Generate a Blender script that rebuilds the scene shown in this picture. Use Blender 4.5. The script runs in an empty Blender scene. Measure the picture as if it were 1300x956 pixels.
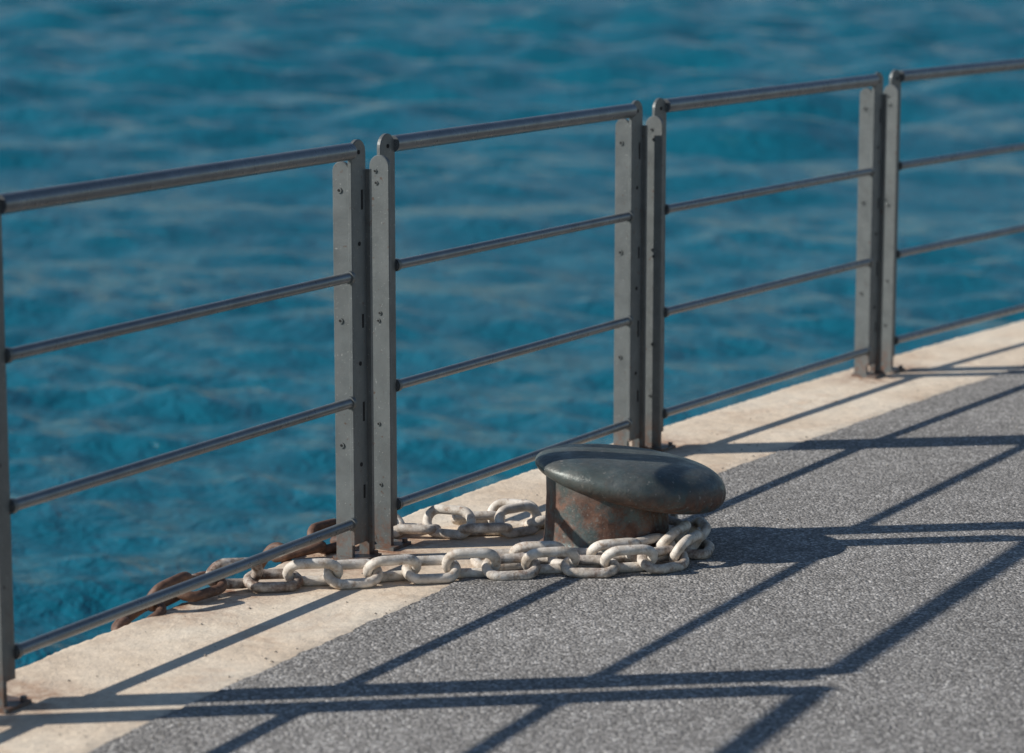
import bpy, bmesh, math, random
import numpy as np
from mathutils import Vector, Matrix
random.seed(7)
scene = bpy.context.scene

# ------------------------------------------------------------------ helpers
def new_obj(name, verts, faces, mats, smooth=False, fmat=None):
    me = bpy.data.meshes.new(name)
    me.from_pydata([tuple(v) for v in verts], [], faces)
    for m in mats: me.materials.append(m)
    if fmat is not None:
        me.polygons.foreach_set("material_index", fmat)
    if smooth:
        me.polygons.foreach_set("use_smooth", [True]*len(me.polygons))
    me.update()
    ob = bpy.data.objects.new(name, me)
    scene.collection.objects.link(ob)
    return ob

class MB:
    """mesh builder"""
    def __init__(s): s.v=[]; s.f=[]; s.m=[]; s.sm=[]
    def add(s, v, f, mi=0, sm=False):
        o=len(s.v); s.v+= [tuple(x) for x in v]
        for q in f: s.f.append([i+o for i in q]); s.m.append(mi); s.sm.append(sm)
    def build(s, name, mats):
        ob=new_obj(name,s.v,s.f,mats,fmat=s.m)
        ob.data.polygons.foreach_set("use_smooth", s.sm)
        bm=bmesh.new(); bm.from_mesh(ob.data)
        bmesh.ops.recalc_face_normals(bm, faces=bm.faces); bm.to_mesh(ob.data); bm.free()
        return ob

def nodes_of(m):
    m.use_nodes=True; nt=m.node_tree; nt.nodes.clear()
    out=nt.nodes.new("ShaderNodeOutputMaterial"); b=nt.nodes.new("ShaderNodeBsdfPrincipled")
    nt.links.new(b.outputs[0], out.inputs[0]); return nt,b
def N(nt,t,**k):
    n=nt.nodes.new(t)
    for a,v in k.items(): setattr(n,a,v)
    return n
def noise(nt,co,scale,detail=4,rough=.5,dist=0):
    n=N(nt,"ShaderNodeTexNoise"); n.inputs["Scale"].default_value=scale
    n.inputs["Detail"].default_value=detail; n.inputs["Roughness"].default_value=rough
    n.inputs["Distortion"].default_value=dist
    nt.links.new(co,n.inputs["Vector"]); return n.outputs["Fac"]
def ramp(nt,fac,stops,interp='LINEAR'):
    r=N(nt,"ShaderNodeValToRGB"); cr=r.color_ramp; cr.interpolation=interp
    while len(cr.elements)<len(stops): cr.elements.new(.5)
    for e,(p,c) in zip(cr.elements,stops):
        e.position=p; e.color=(c[0],c[1],c[2],1) if hasattr(c,'__len__') else (c,c,c,1)
    nt.links.new(fac,r.inputs[0]); return r.outputs[0]
def mix(nt,fac,a,b,mode='MIX'):
    m=N(nt,"ShaderNodeMix",data_type='RGBA',blend_type=mode)
    if isinstance(fac,(int,float)): m.inputs[0].default_value=fac
    else: nt.links.new(fac,m.inputs[0])
    for i,x in ((6,a),(7,b)):
        if hasattr(x,'__len__'): m.inputs[i].default_value=(x[0],x[1],x[2],1)
        else: nt.links.new(x,m.inputs[i])
    return m.outputs[2]
def bump(nt,b,h,strength,dist,prev=None):
    n=N(nt,"ShaderNodeBump"); n.inputs["Strength"].default_value=strength
    n.inputs["Distance"].default_value=dist; nt.links.new(h,n.inputs["Height"])
    if prev: nt.links.new(prev,n.inputs["Normal"])
    nt.links.new(n.outputs[0],b.inputs["Normal"]); return n.outputs[0]
def coord(nt): return N(nt,"ShaderNodeNewGeometry").outputs["Position"]

# ------------------------------------------------------------------ materials
def mat_asphalt():
    m=bpy.data.materials.new("asphalt"); nt,b=nodes_of(m); co=coord(nt)
    v=N(nt,"ShaderNodeTexVoronoi"); v.inputs["Scale"].default_value=150
    nt.links.new(co,v.inputs["Vector"])
    sep=N(nt,"ShaderNodeSeparateColor"); nt.links.new(v.outputs["Color"],sep.inputs[0])
    grain=ramp(nt,sep.outputs[0],[(0,(.185,.172,.158)),(.5,(.315,.296,.274)),(.85,(.42,.396,.368)),(1,(.68,.645,.60))])
    gap=ramp(nt,v.outputs["Distance"],[(.35,1.0),(.8,.58)])
    c=mix(nt,1.0,grain,gap,'MULTIPLY')
    big=ramp(nt,noise(nt,co,1.3,5,.6),[(.3,.84),(.7,1.12)])
    c=mix(nt,1.0,c,big,'MULTIPLY')
    mid=ramp(nt,noise(nt,co,16,5,.7),[(.3,.82),(.7,1.14)])
    c=mix(nt,1.0,c,mid,'MULTIPLY')
    dk=ramp(nt,noise(nt,co,80,3,.6),[(.59,0.0),(.69,.65)])
    c=mix(nt,dk,c,(.07,.065,.06))
    nt.links.new(c,b.inputs["Base Color"]); b.inputs["Roughness"].default_value=.9
    b.inputs["Specular IOR Level"].default_value=.25
    inv=ramp(nt,v.outputs["Distance"],[(0,1.0),(.9,0.0)])
    p=bump(nt,b,inv,.7,.0035)
    bump(nt,b,noise(nt,co,45,3,.6),.5,.006,p)
    return m
def mat_stone():
    m=bpy.data.materials.new("limestone"); nt,b=nodes_of(m); co=coord(nt)
    c=ramp(nt,noise(nt,co,2.2,6,.6),[(.3,(.66,.51,.365)),(.5,(.80,.655,.495)),(.7,(.86,.745,.59))])
    f=ramp(nt,noise(nt,co,28,6,.75),[(.32,.76),(.62,1.06)])
    c=mix(nt,.8,c,f,'MULTIPLY')
    spk=ramp(nt,noise(nt,co,150,3,.6),[(.33,.6),(.42,1)])
    c=mix(nt,.6,c,spk,'MULTIPLY')
    rust=ramp(nt,noise(nt,co,4.1,5,.7,.6),[(.54,0.0),(.72,.5)])
    c=mix(nt,rust,c,(.46,.26,.14))
    at=N(nt,"ShaderNodeAttribute",attribute_name="stain")
    rn=ramp(nt,noise(nt,co,22,5,.7),[(.35,0.0),(.6,1.0)])
    mm=N(nt,"ShaderNodeMath",operation='MULTIPLY'); nt.links.new(at.outputs["Fac"],mm.inputs[0]); nt.links.new(rn,mm.inputs[1])
    c=mix(nt,mm.outputs[0],c,(.26,.11,.05))
    gr=ramp(nt,noise(nt,co,7,6,.7),[(.56,0.0),(.75,.45)])
    c=mix(nt,gr,c,(.42,.38,.33))
    ed=N(nt,"ShaderNodeAttribute",attribute_name="grime")
    gn=ramp(nt,noise(nt,co,35,6,.75),[(.40,0.0),(.62,.8)])
    m2=N(nt,"ShaderNodeMath",operation='MULTIPLY'); nt.links.new(ed.outputs["Fac"],m2.inputs[0]); nt.links.new(gn,m2.inputs[1])
    c=mix(nt,m2.outputs[0],c,(.24,.22,.19))
    nt.links.new(c,b.inputs["Base Color"]); b.inputs["Roughness"].default_value=.85
    p=bump(nt,b,noise(nt,co,90,5,.7),.5,.004); bump(nt,b,noise(nt,co,9,4,.6),.5,.015,p)
    return m
def mat_wall():
    m=bpy.data.materials.new("quay_concrete"); nt,b=nodes_of(m); co=coord(nt)
    c=ramp(nt,noise(nt,co,3,6,.65),[(.3,(.10,.095,.08)),(.7,(.26,.24,.20))])
    nt.links.new(c,b.inputs["Base Color"]); b.inputs["Roughness"].default_value=.9
    bump(nt,b,noise(nt,co,12,6,.7),.6,.02); return m
def mat_grit():
    m=bpy.data.materials.new("grit_stone"); nt,b=nodes_of(m); co=coord(nt)
    c=ramp(nt,noise(nt,co,30,3,.6),[(.35,(.12,.11,.10)),(.5,(.30,.26,.21)),(.65,(.5,.44,.36))])
    nt.links.new(c,b.inputs["Base Color"]); b.inputs["Roughness"].default_value=.9; return m
def mat_paint(name,base,metal,rough,pits=True):
    m=bpy.data.materials.new(name); nt,b=nodes_of(m); co=coord(nt)
    k=lambda s:tuple(x*s for x in base)
    c=ramp(nt,noise(nt,co,14,5,.65),[(.3,k(.82)),(.7,k(1.18))])
    if pits:
        s=ramp(nt,noise(nt,co,190,2,.5),[(.68,0.0),(.73,.7)])
        c=mix(nt,s,c,(.36,.36,.34))
        s2=ramp(nt,noise(nt,co,55,4,.6),[(.65,0.0),(.71,.8)])
        c=mix(nt,s2,c,(.09,.045,.025))
    else:
        s=ramp(nt,noise(nt,co,60,5,.7),[(.60,0.0),(.70,.4)])
        c=mix(nt,s,c,(.30,.29,.28))
    sx=N(nt,"ShaderNodeSeparateXYZ"); nt.links.new(co,sx.inputs[0])
    rz=ramp(nt,sx.outputs[2],[(0.015,.75),(.12,0.0)])
    rn=ramp(nt,noise(nt,co,40,5,.7),[(.42,0.0),(.58,1.0)])
    mm=N(nt,"ShaderNodeMath",operation='MULTIPLY'); nt.links.new(rz,mm.inputs[0]); nt.links.new(rn,mm.inputs[1])
    if pits: c=mix(nt,mm.outputs[0],c,(.16,.07,.035))
    nt.links.new(c,b.inputs["Base Color"]); b.inputs["Metallic"].default_value=metal
    r=ramp(nt,noise(nt,co,30,4,.6),[(.3,rough*.8),(.7,rough*1.25)])
    nt.links.new(r,b.inputs["Roughness"])
    bump(nt,b,noise(nt,co,160,3,.6),.25,.0015); return m
def mat_dark():
    m=bpy.data.materials.new("dark_slot"); nt,b=nodes_of(m)
    nt.links.new(ramp(nt,noise(nt,coord(nt),60),[(.3,.006),(.7,.014)]),b.inputs["Base Color"]); b.inputs["Roughness"].default_value=.9; return m
def mat_bollard():
    m=bpy.data.materials.new("bollard_iron"); nt,b=nodes_of(m); co=coord(nt)
    c=ramp(nt,noise(nt,co,9,6,.68),[(.3,(.055,.072,.068)),(.55,(.095,.118,.112)),(.75,(.17,.195,.185))])
    sx=N(nt,"ShaderNodeSeparateXYZ"); nt.links.new(co,sx.inputs[0])
    hz=ramp(nt,sx.outputs[2],[(.02,1.0),(.155,.90),(.20,.16)])
    rn=ramp(nt,noise(nt,co,15,7,.75,.4),[(.40,0.0),(.54,1.0)])
    mm=N(nt,"ShaderNodeMath",operation='MULTIPLY'); nt.links.new(hz,mm.inputs[0]); nt.links.new(rn,mm.inputs[1])
    rc=ramp(nt,noise(nt,co,40,5,.6),[(.3,(.075,.038,.028)),(.7,(.23,.12,.08))])
    c=mix(nt,mm.outputs[0],c,rc)
    chips=ramp(nt,noise(nt,co,75,4,.6),[(.62,0.0),(.68,.6)])
    c=mix(nt,chips,c,(.28,.26,.23))
    nt.links.new(c,b.inputs["Base Color"]); b.inputs["Metallic"].default_value=.3
    r=ramp(nt,noise(nt,co,12,6,.7),[(.35,.26),(.65,.48)])
    r=mix(nt,mm.outputs[0],r,(.85,.85,.85)); nt.links.new(r,b.inputs["Roughness"])
    p=bump(nt,b,noise(nt,co,60,5,.7),.45,.004); bump(nt,b,noise(nt,co,11,4,.6),.35,.012,p); return m
def mat_chain():
    m=bpy.data.materials.new("chain_iron"); nt,b=nodes_of(m); co=coord(nt)
    c=ramp(nt,noise(nt,co,30,5,.65),[(.28,(.32,.25,.18)),(.42,(.54,.47,.39)),(.65,(.78,.72,.64))])
    rn=ramp(nt,noise(nt,co,38,6,.7,.3),[(.53,0.0),(.66,.8)])
    c=mix(nt,rn,c,(.30,.19,.12))
    at=N(nt,"ShaderNodeAttribute",attribute_name="rust")
    n2=noise(nt,co,25,5,.7)
    add=N(nt,"ShaderNodeMath",operation='ADD'); nt.links.new(at.outputs["Fac"],add.inputs[0]); nt.links.new(n2,add.inputs[1])
    rf=ramp(nt,add.outputs[0],[(.72,0.0),(.98,1.0)])
    c=mix(nt,rf,c,ramp(nt,noise(nt,co,60,5,.7),[(.3,(.06,.032,.022)),(.7,(.20,.105,.065))]))
    nt.links.new(c,b.inputs["Base Color"]); b.inputs["Roughness"].default_value=.62
    bump(nt,b,noise(nt,co,110,5,.7),.5,.003); return m
def mat_water():
    m=bpy.data.materials.new("sea_water"); nt,b=nodes_of(m); co=coord(nt)
    c=ramp(nt,noise(nt,co,.12,4,.6),[(.3,(.004,.100,.150)),(.7,(.006,.128,.185))])
    nt.links.new(c,b.inputs["Base Color"])
    b.inputs["Roughness"].default_value=.15; b.inputs["IOR"].default_value=1.33
    b.inputs["Specular IOR Level"].default_value=.28
    p=bump(nt,b,noise(nt,co,4.5,5,.62,.4),1.0,.085)
    return m
ASPH,STONE,WALL,GRIT=mat_asphalt(),mat_stone(),mat_wall(),mat_grit()
POST=mat_paint("grey_post_paint",(.13,.14,.138),.25,.46)
RAIL=mat_paint("grey_rail_paint",(.165,.178,.188),.55,.30,False)
DARK,BOLL,CHAIN,WATER=mat_dark(),mat_bollard(),mat_chain(),mat_water()

# ------------------------------------------------------------------ quay line
panels=[((-1.05,5.46),(-.405,6.64)),((-.305,6.872),(.352,7.975)),((.465,8.135),(1.254,9.318)),((1.376,9.52),(2.20,10.59))]
def vdir(deg): return Vector((math.sin(math.radians(deg)),math.cos(math.radians(deg))))
a0=Vector(panels[0][0])-vdir(27)*.23; z0=a0-vdir(26)*1.35
y1=z0-vdir(25)*.23; y0=y1-vdir(24)*1.35
panels=[((y0.x,y0.y),(y1.x,y1.y)),((z0.x,z0.y),(a0.x,a0.y))]+panels
e0=Vector(panels[-1][1])+vdir(38.5)*.22; e1=e0+vdir(40)*1.35
f0=e1+vdir(41)*.22; f1=f0+vdir(42.5)*1.35
panels+=[((e0.x,e0.y),(e1.x,e1.y)),((f0.x,f0.y),(f1.x,f1.y))]
mids=[(Vector(a)+Vector(b))/2 for a,b in panels]
mids=[mids[0]-vdir(24)*60,mids[0]-vdir(24)*3]+mids+[mids[-1]+vdir(43)*3,mids[-1]+vdir(43)*80]
def catmull(P,n=10):
    out=[]
    for i in range(1,len(P)-2):
        p0,p1,p2,p3=P[i-1],P[i],P[i+1],P[i+2]
        for k in range(n):
            t=k/n
            out.append(.5*((2*p1)+(-p0+p2)*t+(2*p0-5*p1+4*p2-p3)*t*t+(-p0+3*p1-3*p2+p3)*t**3))
    out.append(P[-2]); return out
inner=mids[1:-1]
inner=[inner[0]-(inner[1]-inner[0])]+inner+[inner[-1]+(inner[-1]-inner[-2])]
base=[mids[0]]+catmull(inner,110)+[mids[-1]]
nrm=[]
for i in range(len(base)):
    d=(base[min(i+1,len(base)-1)]-base[max(i-1,0)]).normalized()
    nrm.append(Vector((d.y,-d.x)))
def off(n): return [b+k*n for b,k in zip(base,nrm)]
WZ=-1.15
prof=[(-.165,-.34),(-.17,-.03),(-.165,-.012),(-.152,-.002),(-.14,0)]
ncols=20
for i in range(1,ncols+1): prof.append((-.14+(.345+.14)*i/ncols,0))
prof+= [(.352,-.002),(.36,-.010),(.36,-.34)]
kb=MB(); rings=[]
random.seed(3)
j1=0
for j,(b,k) in enumerate(zip(base,nrm)):
    r=[]; j1=.75*j1+random.uniform(-.0026,.0026)
    for i,(n,z) in enumerate(prof):
        nn=n+(j1 if i<4 else 0)
        q=b+k*nn; r.append((q.x,q.y,z+(random.uniform(-.0022,.0008) if i in(2,3) else 0)))
    rings.append(r)
V=[p for r in rings for p in r]; L=len(prof)
F=[[j*L+i,j*L+i+1,(j+1)*L+i+1,(j+1)*L+i] for j in range(len(rings)-1) for i in range(L-1)]
kb.add(V,F,0,False)
kerb=kb.build("stone_quay_edge",[STONE])
stains=[Vector(p) for pr in panels for p in pr]+[Vector((-.80,6.2)),Vector((-.70,6.35)),Vector((-.5,6.7)),Vector((-.43,6.8)),Vector((-.35,6.85)),Vector((-.33,6.75))]
at=kerb.data.attributes.new("stain",'FLOAT','POINT'); a2=kerb.data.attributes.new("grime",'FLOAT','POINT')
cs=np.array([v.co[:2] for v in kerb.data.vertices]); st=np.array([s[:] for s in stains])
dm=np.min(np.linalg.norm(cs[:,None,:]-st[None],axis=2),axis=1)
at.data.foreach_set("value",np.clip(1-dm/.2,0,1).astype(np.float32))
gp=np.tile(np.array([max(0,min(1,1-(.36-n)/.07)) for n,z in prof]),len(base))
a2.data.foreach_set("value",gp.astype(np.float32))
wl=MB(); o=off(-.12)
V=[];F=[]
for q in o: V+=[(q.x,q.y,-.335),(q.x,q.y,-4)]
F=[[2*i,2*i+1,2*i+3,2*i+2] for i in range(len(o)-1)]
wl.add(V,F); wl.build("quay_wall",[WALL])
bm=bmesh.new()
jj=0; ea=[]
for b,k in zip(base,nrm):
    jj=.8*jj+random.uniform(-.0032,.0032)
    ea.append(b+k*(.343+jj+random.uniform(-.0018,.0018)))
vlow=[bm.verts.new((q.x,q.y,-.004)) for q in ea]
vs=[bm.verts.new((q.x+k.x*.004,q.y+k.y*.004,.004)) for q,k in zip(ea,nrm)]
ZA=.004
o2=off(4.0); v2=[bm.verts.new((q.x,q.y,ZA)) for q in o2]
for i in range(len(vs)-1):
    bm.faces.new([vlow[i],vlow[i+1],vs[i+1],vs[i]])
    bm.faces.new([vs[i],vs[i+1],v2[i+1],v2[i]])
cf=[bm.verts.new(p) for p in [(140,base[-1].y,ZA),(140,base[0].y-10,ZA)]]
bm.faces.new(v2+cf)
bmesh.ops.triangulate(bm,faces=[f for f in bm.faces if len(f.verts)>4])
bmesh.ops.recalc_face_normals(bm,faces=bm.faces)
me=bpy.data.meshes.new("asphalt_pavement"); bm.to_mesh(me); bm.free(); me.materials.append(ASPH)
scene.collection.objects.link(bpy.data.objects.new("asphalt_pavement",me))
gm=MB(); random.seed(21)
for i in range(520):
    j=random.randrange(150,len(base)-150); n=random.choice([random.gauss(.345,.03),random.uniform(-.12,.33),random.gauss(.5,.18)])
    q=base[j]+nrm[j]*n; r=random.uniform(.0014,.0042)
    z=(ZA if n>.35 else 0)+r*.4
    V=[]
    for dx,dy,dz in((1,0,0),(-1,0,0),(0,1,0),(0,-1,0),(0,0,.7),(0,0,-.6),):
        V.append((q.x+r*dx*random.uniform(.7,1.2),q.y+r*dy*random.uniform(.7,1.2),z+r*dz))
    gm.add(V,[[0,2,4],[2,1,4],[1,3,4],[3,0,4],[2,0,5],[1,2,5],[3,1,5],[0,3,5]])
gm.build("grit",[GRIT])

# ------------------------------------------------------------------ railing
def tube(mb,p0,p1,r,mi,seg=20,caps=True):
    p0,p1=Vector(p0),Vector(p1); d=(p1-p0).normalized()
    up=Vector((0,0,1)) if abs(d.z)<.9 else Vector((1,0,0))
    a=d.cross(up).normalized(); b=a.cross(d)
    st=[(p0,r),(p1,r)]
    V=[];F=[]
    for c,rr in st:
        for k in range(seg):
            t=2*math.pi*k/seg; V.append(c+a*math.cos(t)*rr+b*math.sin(t)*rr)
    for k in range(seg):
        F.append([k,(k+1)%seg,seg+(k+1)%seg,seg+k])
    mb.add(V,F,mi,True)
    if caps:
        mb.add(V[:seg],[list(range(seg))[::-1]],mi,False)
        mb.add(V[-seg:],[list(range(seg))],mi,False)
def bar(mb,org,u,w,wid,th,z0,z1,mi,bev=.0018):
    U=Vector((u[0],u[1],0)); W=Vector((w[0],w[1],0)); O=Vector((org[0],org[1],0))
    r=wid/2
    def outline(ins):
        pts=[(-r+ins,z0+ins)]; n=14
        for k in range(n+1):
            t=math.pi-math.pi*k/n; pts.append(((r-ins)*math.cos(t), z1-r+(r-ins)*math.sin(t)))
        pts.append((r-ins,z0+ins)); return pts
    levels=[(-th/2,bev),(-th/2+bev,0),(th/2-bev,0),(th/2,bev)]
    V=[];F=[]
    for off_,ins in levels:
        for a,z in outline(ins): V.append(O+U*a+W*off_+Vector((0,0,z)))
    n=len(outline(0))
    for j in range(3):
        for k in range(n): F.append([j*n+k,j*n+(k+1)%n,(j+1)*n+(k+1)%n,(j+1)*n+k])
    F.append(list(range(n))[::-1]); F.append([3*n+k for k in range(n)])
    mb.add(V,F,mi,False)
def box(mb,c,u,w,su,sw,z0,z1,mi):
    U=Vector((u[0],u[1],0));W=Vector((w[0],w[1],0));O=Vector((c[0],c[1],0))
    V=[O+U*a*su/2+W*b*sw/2+Vector((0,0,z)) for z in(z0,z1) for a,b in((-1,-1),(1,-1),(1,1),(-1,1))]
    mb.add(V,[[0,3,2,1],[4,5,6,7],[0,1,5,4],[1,2,6,5],[2,3,7,6],[3,0,4,7]],mi)
def disc(mb,c,nd,r,h,mi,seg=14):
    tube(mb,c,Vector(c)+Vector(nd)*h,r,mi,seg)
random.seed(7)
RZ=[.1,.417,.733,1.05]
BW=.068
def railing(p0,p1):
    mb=MB(); P0=Vector(p0);P1=Vector(p1); d=(P1-P0).normalized(); n=Vector((d.y,-d.x))
    for i,z in enumerate(RZ):
        r=.0215 if i==3 else .0132
        zz=random.uniform(-.002,.002)
        a=P0-d*.004; b=P1+d*(.004)
        tube(mb,(a.x,a.y,z+zz),(b.x,b.y,z+zz),r,1,24)
        if i<3:
            for q,s in ((P0,1),(P1,-1)):
                tube(mb,(q+d*s*.0).to_3d()+Vector((0,0,z+zz)),(q+d*s*.012).to_3d()+Vector((0,0,z+zz)),r*1.28,0,16)
    for q,s in ((P0,-1),(P1,1)):
        c=q+d*s*(BW/2+.001)
        bar(mb,c,d,n,BW,.012,.045,1.077,0)
        for z,hh in ((.90,.05),(.60,.035),(.36,.05),(.16,.035)):
            box(mb,c+d*s*.014,d,n,.008,.0136,z,z+hh,2)
        for z in (1.045,.815,.51,.25):
            cc=c+n*.0055
            disc(mb,(cc.x,cc.y,z),n.to_3d(),.0055,.0020,2)
    c=P1+d*.016-n*.0315
    bar(mb,c,n,d,.050,.012,0,1.022,0)
    for z in (.95,.62,.30):
        cc=c-d*.0055-n*.004; disc(mb,(cc.x,cc.y,z),(-d).to_3d(),.0075,.0035,0); disc(mb,(cc.x,cc.y,z),(-d).to_3d(),.0035,.0045,2)
    c=P1+d*(BW+.004)-n*.002; box(mb,c,n,d,.040,.010,0,1.0,0)
    c=P0-d*(BW+.009)+n*.010
    bar(mb,c,n,d,.060,.012,0,1.026,0)
    for z in (.985,.955,.62,.60,.33,.17):
        cc=c-d*.0055+n*random.uniform(-.012,.006); disc(mb,(cc.x,cc.y,z),(-d).to_3d(),.0055,.003,0); disc(mb,(cc.x,cc.y,z),(-d).to_3d(),.0028,.004,2)
    for c2 in (P1+d*.045-n*.015, P0-d*.055+n*.008):
        box(mb,c2,d,n,.085,.095,-.002,.010,0)
        for a in(-1,1):
            e=c2+n*.036*a+d*.03; disc(mb,(e.x,e.y,.009),(0,0,1),.008,.010,0,6)
    return mb.build("metal_railing",[POST,RAIL,DARK])
for a,b in panels: railing(a,b)

# ------------------------------------------------------------------ bollard
BX,BY=.246,6.787
mb=MB(); seg=96
profn=[(.178,-.02),(.178,.014),(.173,.018),(.165,.022),(.162,.05),(.159,.10),(.157,.15),(.158,.20)]
V=[];F=[]
for r,z in profn:
    for k in range(seg):
        t=2*math.pi*k/seg; V.append((BX+r*math.cos(t),BY+r*math.sin(t),z))
F=[[j*seg+k,j*seg+(k+1)%seg,(j+1)*seg+(k+1)%seg,(j+1)*seg+k] for j in range(len(profn)-1) for k in range(seg)]
mb.add(V,F,0,True)
CX,CY=.306,6.775; ang=math.radians(-12)
ca,sa=math.cos(ang),math.sin(ang)
V=[];F=[];rows=36
for j in range(rows+1):
    ph=-math.pi/2+math.pi*j/rows
    for k in range(seg):
        t=2*math.pi*k/seg; u0=math.cos(t)
        e=.46-.06*u0
        cr=abs(math.cos(ph))**e; sz=math.copysign(abs(math.sin(ph))**.95,math.sin(ph))
        lx=.248*cr*math.cos(t); ly=.20*cr*math.sin(t)*(1-.06*math.cos(t))
        u=lx/.248
        half=.052+.014*u
        zc=.197-.038*u
        V.append((CX+lx*ca-ly*sa,CY+lx*sa+ly*ca,zc+half*sz))
F=[[j*seg+k,j*seg+(k+1)%seg,(j+1)*seg+(k+1)%seg,(j+1)*seg+k] for j in range(rows) for k in range(seg)]
mb.add(V,F,0,True)
bo=mb.build("mooring_bollard",[BOLL])

# ------------------------------------------------------------------ chain
def resample(P,pitch):
    P=[Vector(p) for p in P]
    PP=[P[0]*2-P[1]]+P+[P[-1]*2-P[-2]]; D=[]
    for i in range(1,len(PP)-2):
        for k in range(40):
            t=k/40;p0,p1,p2,p3=PP[i-1:i+3]
            D.append(.5*((2*p1)+(-p0+p2)*t+(2*p0-5*p1+4*p2-p3)*t*t+(-p0+3*p1-3*p2+p3)*t**3))
    out=[D[0]]
    for q in D:
        if (q-out[-1]).length>=pitch: out.append(q.copy())
    return out
cm=MB(); rustv=[]
d_=.0255; pitch=.098; Wd=.090
def link(c,t,side,rust,scale=1):
    t=t.normalized(); side=(side-t*side.dot(t)).normalized(); nn=t.cross(side)
    r=(Wd-d_)/2; hl=(pitch+d_)/2-r
    path=[]; na=12
    for k in range(na+1):
        a=-math.pi/2+math.pi*k/na; path.append((hl+r*math.cos(a),r*math.sin(a)))
    for k in range(na+1):
        a=math.pi/2+math.pi*k/na; path.append((-hl+r*math.cos(a),r*math.sin(a)))
    n=len(path); ms=12; V=[];F=[]
    for i,(x,y) in enumerate(path):
        x0,y0=path[i-1];x1,y1=path[(i+1)%n]
        tx,ty=x1-x0,y1-y0; l=math.hypot(tx,ty); tx/=l;ty/=l
        ox,oy=ty,-tx
        for k in range(ms):
            a=2*math.pi*k/ms; rr=d_/2*random.uniform(.98,1.02)
            V.append(c+t*(x+ox*rr*math.cos(a))+side*(y+oy*rr*math.cos(a))+nn*(rr*math.sin(a)))
    F=[[i*ms+k,i*ms+(k+1)%ms,((i+1)%n)*ms+(k+1)%ms,((i+1)%n)*ms+k] for i in range(n) for k in range(ms)]
    cm.add(V,F,0,True); rustv.extend([rust]*len(V))
def strand(P,rustf,rolls=(22,-50),ground=True,jit=12):
    pts=resample(P,pitch*.985)
    for i in range(len(pts)-1):
        c=(pts[i]+pts[i+1])/2; t=pts[i+1]-pts[i]
        hs=Vector((-t.y,t.x,0))
        if hs.length<1e-4: hs=Vector((1,0,0))
        hs.normalize(); up=t.normalized().cross(hs)
        if up.z<0: up=-up
        roll=math.radians(rolls[i%2]+random.uniform(-jit,jit))
        side=hs*math.cos(roll)+up*math.sin(roll)
        if ground:
            c=c.copy(); c.z+= (Wd-d_)/2*abs(side.z)+d_/2
        link(c,t,side,rustf(i,len(pts)-1,c))
P=[(-.99,6.04,-.62),(-.975,6.06,-.35),(-.955,6.08,-.14),(-.90,6.12,-.030),(-.82,6.20,-.005),(-.74,6.30,.012),(-.60,6.375,0),(-.41,6.400,0),(-.215,6.455,0),(-.02,6.48,0),
   (.13,6.505,.003),(.28,6.505,.003),(.41,6.57,.003),(.48,6.73,.003),(.455,6.90,.003),(.33,7.00,.003),(.18,7.03,0),(.06,6.97,.0),(-.062,6.895,0),(-.188,6.925,0),(-.294,6.95,0),(-.40,6.86,0),(-.49,6.74,0),(-.555,6.70,.0),(-.635,6.70,-.06),(-.665,6.69,-.25),(-.67,6.69,-.6)]
rf2=lambda i,n,c: .95 if (c.x<-.80 or (c.x<-.40 and c.y>6.62)) else (.52 if c.x<-.70 else (.36 if c.x<-.58 else (.28 if random.random()<.25 else .05)))
random.seed(11)
strand(P,rf2,rolls=(20,-54),jit=15)
P2=[(-.08,6.575,.0),(.02,6.59,.0),(.11,6.588,.004),(.22,6.578,.006),(.32,6.60,.010),(.40,6.655,.02),(.435,6.75,.02),(.42,6.86,.012)]
strand(P2,lambda i,n,c:.12,rolls=(20,-44),jit=8)
P3=[(.05,6.99,.004),(-.03,7.02,.003),(-.12,7.005,.003),(-.2,7.03,.003)]
strand(P3,lambda i,n,c:.1,rolls=(-46,20),jit=8)
ch=cm.build("mooring_chain",[CHAIN])
a=ch.data.attributes.new("rust",'FLOAT','POINT'); a.data.foreach_set("value",rustv)

# ------------------------------------------------------------------ water
rng=np.random.default_rng(5)
dr=.0062
rr=np.exp(np.arange(math.log(2.5),math.log(3500),dr)); th=np.radians(np.linspace(-115,72,720))
R,T=np.meshgrid(rr,th,indexing='ij')
X=R*np.sin(T);Y=R*np.cos(T); sp=R*dr
Z=np.zeros_like(X)
for k in range(105):
    lam=math.exp(rng.uniform(math.log(.17),math.log(1.4)))
    a_=math.radians(rng.normal(195,45)); kk=2*math.pi/lam
    amp=lam*.0052*rng.uniform(.6,1.3)
    fade=np.clip((lam/sp-2.2)/2,0,1)
    ph=kk*(X*math.sin(a_)+Y*math.cos(a_))+rng.uniform(0,6.28)
    s=np.sin(ph); Z+=amp*fade*(s+.3*np.cos(2*ph))
g=.75+.35*np.sin(X*.55+1.3*np.sin(Y*.21))*np.sin(Y*.33+1.1*np.sin(X*.27)+.7)
Z*=g
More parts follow.
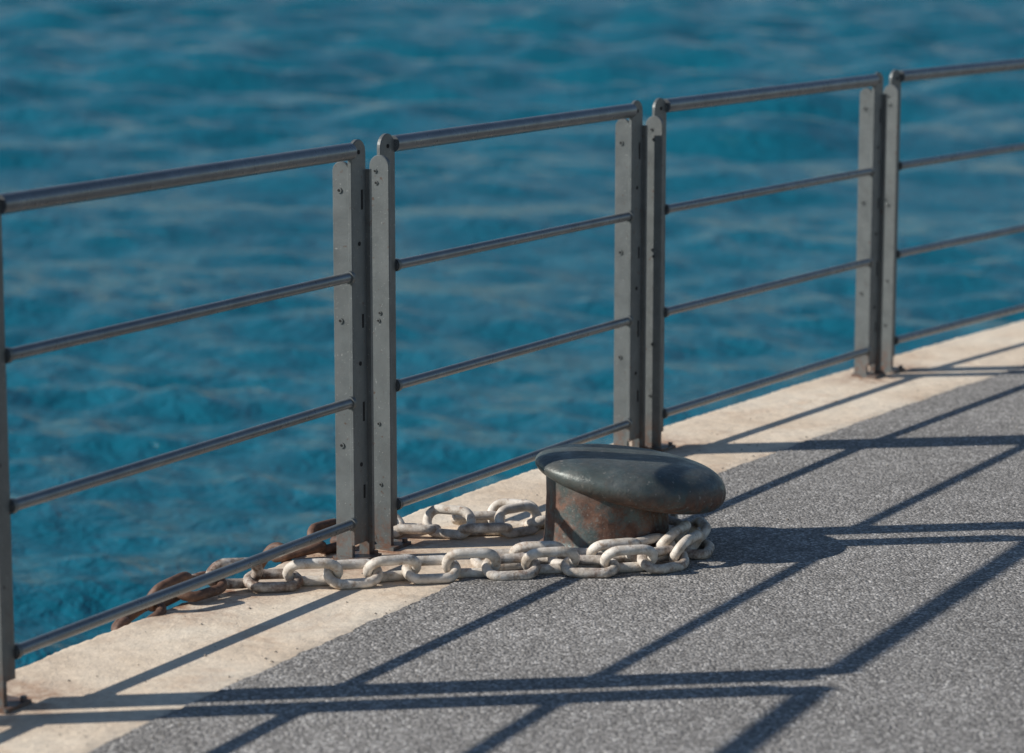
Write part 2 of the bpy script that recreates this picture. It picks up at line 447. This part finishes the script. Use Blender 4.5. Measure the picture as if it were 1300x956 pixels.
# open water beyond the lee of the quay: longer chop
far=np.clip((R-12)/38,0,1)
for k in range(45):
    lam=math.exp(rng.uniform(math.log(1.1),math.log(5.5)))
    a_=math.radians(rng.normal(190,40)); kk=2*math.pi/lam
    amp=lam*.0088*rng.uniform(.6,1.3)
    fade=np.clip((lam/sp-2.2)/2,0,1)*far
    ph=kk*(X*math.sin(a_)+Y*math.cos(a_))+rng.uniform(0,6.28)
    s=np.sin(ph); Z+=amp*fade*(s+.3*np.cos(2*ph))
Z+=WZ
nr,nc=X.shape
co=np.stack([X,Y,Z],-1).reshape(-1,3).astype(np.float32)
idx=np.arange(nr*nc).reshape(nr,nc)
q=np.stack([idx[:-1,:-1],idx[:-1,1:],idx[1:,1:],idx[1:,:-1]],-1).reshape(-1,4)
q=q[:,::-1]
me=bpy.data.meshes.new("sea_water")
me.vertices.add(len(co)); me.vertices.foreach_set("co",co.ravel())
me.loops.add(q.size); me.loops.foreach_set("vertex_index",q.ravel().astype(np.int32))
me.polygons.add(len(q)); me.polygons.foreach_set("loop_start",np.arange(0,q.size,4,dtype=np.int32))
me.polygons.foreach_set("loop_total",np.full(len(q),4,dtype=np.int32))
me.polygons.foreach_set("use_smooth",np.ones(len(q),dtype=bool))
me.update(); me.validate(); me.materials.append(WATER)
print("water normal z",me.polygons[0].normal.z)
scene.collection.objects.link(bpy.data.objects.new("sea_water",me))

# ------------------------------------------------------------------ light
az=math.atan2(-.992,-.125); el=math.radians(30.2)
S=Vector((math.sin(az)*math.cos(el),math.cos(az)*math.cos(el),math.sin(el)))
sd=bpy.data.lights.new("sun",'SUN'); sd.energy=5.0; sd.angle=math.radians(.5); sd.color=(1,.96,.895)
so=bpy.data.objects.new("sun",sd); so.rotation_euler=(-S).to_track_quat('-Z','Y').to_euler(); so.location=S*30
scene.collection.objects.link(so)
w=bpy.data.worlds.new("World"); scene.world=w; w.use_nodes=True; nt=w.node_tree; nt.nodes.clear()
sk=nt.nodes.new("ShaderNodeTexSky"); sk.sky_type='NISHITA'; sk.sun_disc=False; sk.sun_elevation=el; sk.sun_rotation=az%(2*math.pi)
sk.air_density=1.0; sk.dust_density=.05; sk.ozone_density=2.4
bg=nt.nodes.new("ShaderNodeBackground"); bg.inputs[1].default_value=.085
o_=nt.nodes.new("ShaderNodeOutputWorld"); nt.links.new(sk.outputs[0],bg.inputs[0]); nt.links.new(bg.outputs[0],o_.inputs[0])

# ------------------------------------------------------------------ camera
cam=bpy.data.cameras.new("camera"); co_=bpy.data.objects.new("camera",cam); scene.collection.objects.link(co_)
scene.camera=co_; co_.location=(0,0,1.66); co_.rotation_euler=(math.radians(90-9.303),0,0)
cam.sensor_width=36; cam.lens=3400/1300*36; cam.shift_y=-(478-433)/1300
cam.clip_end=6000; cam.clip_start=.05
cam.dof.use_dof=True; cam.dof.focus_distance=6.85; cam.dof.aperture_fstop=2.8
scene.view_settings.view_transform='Standard'; scene.view_settings.look='None'; scene.view_settings.exposure=0
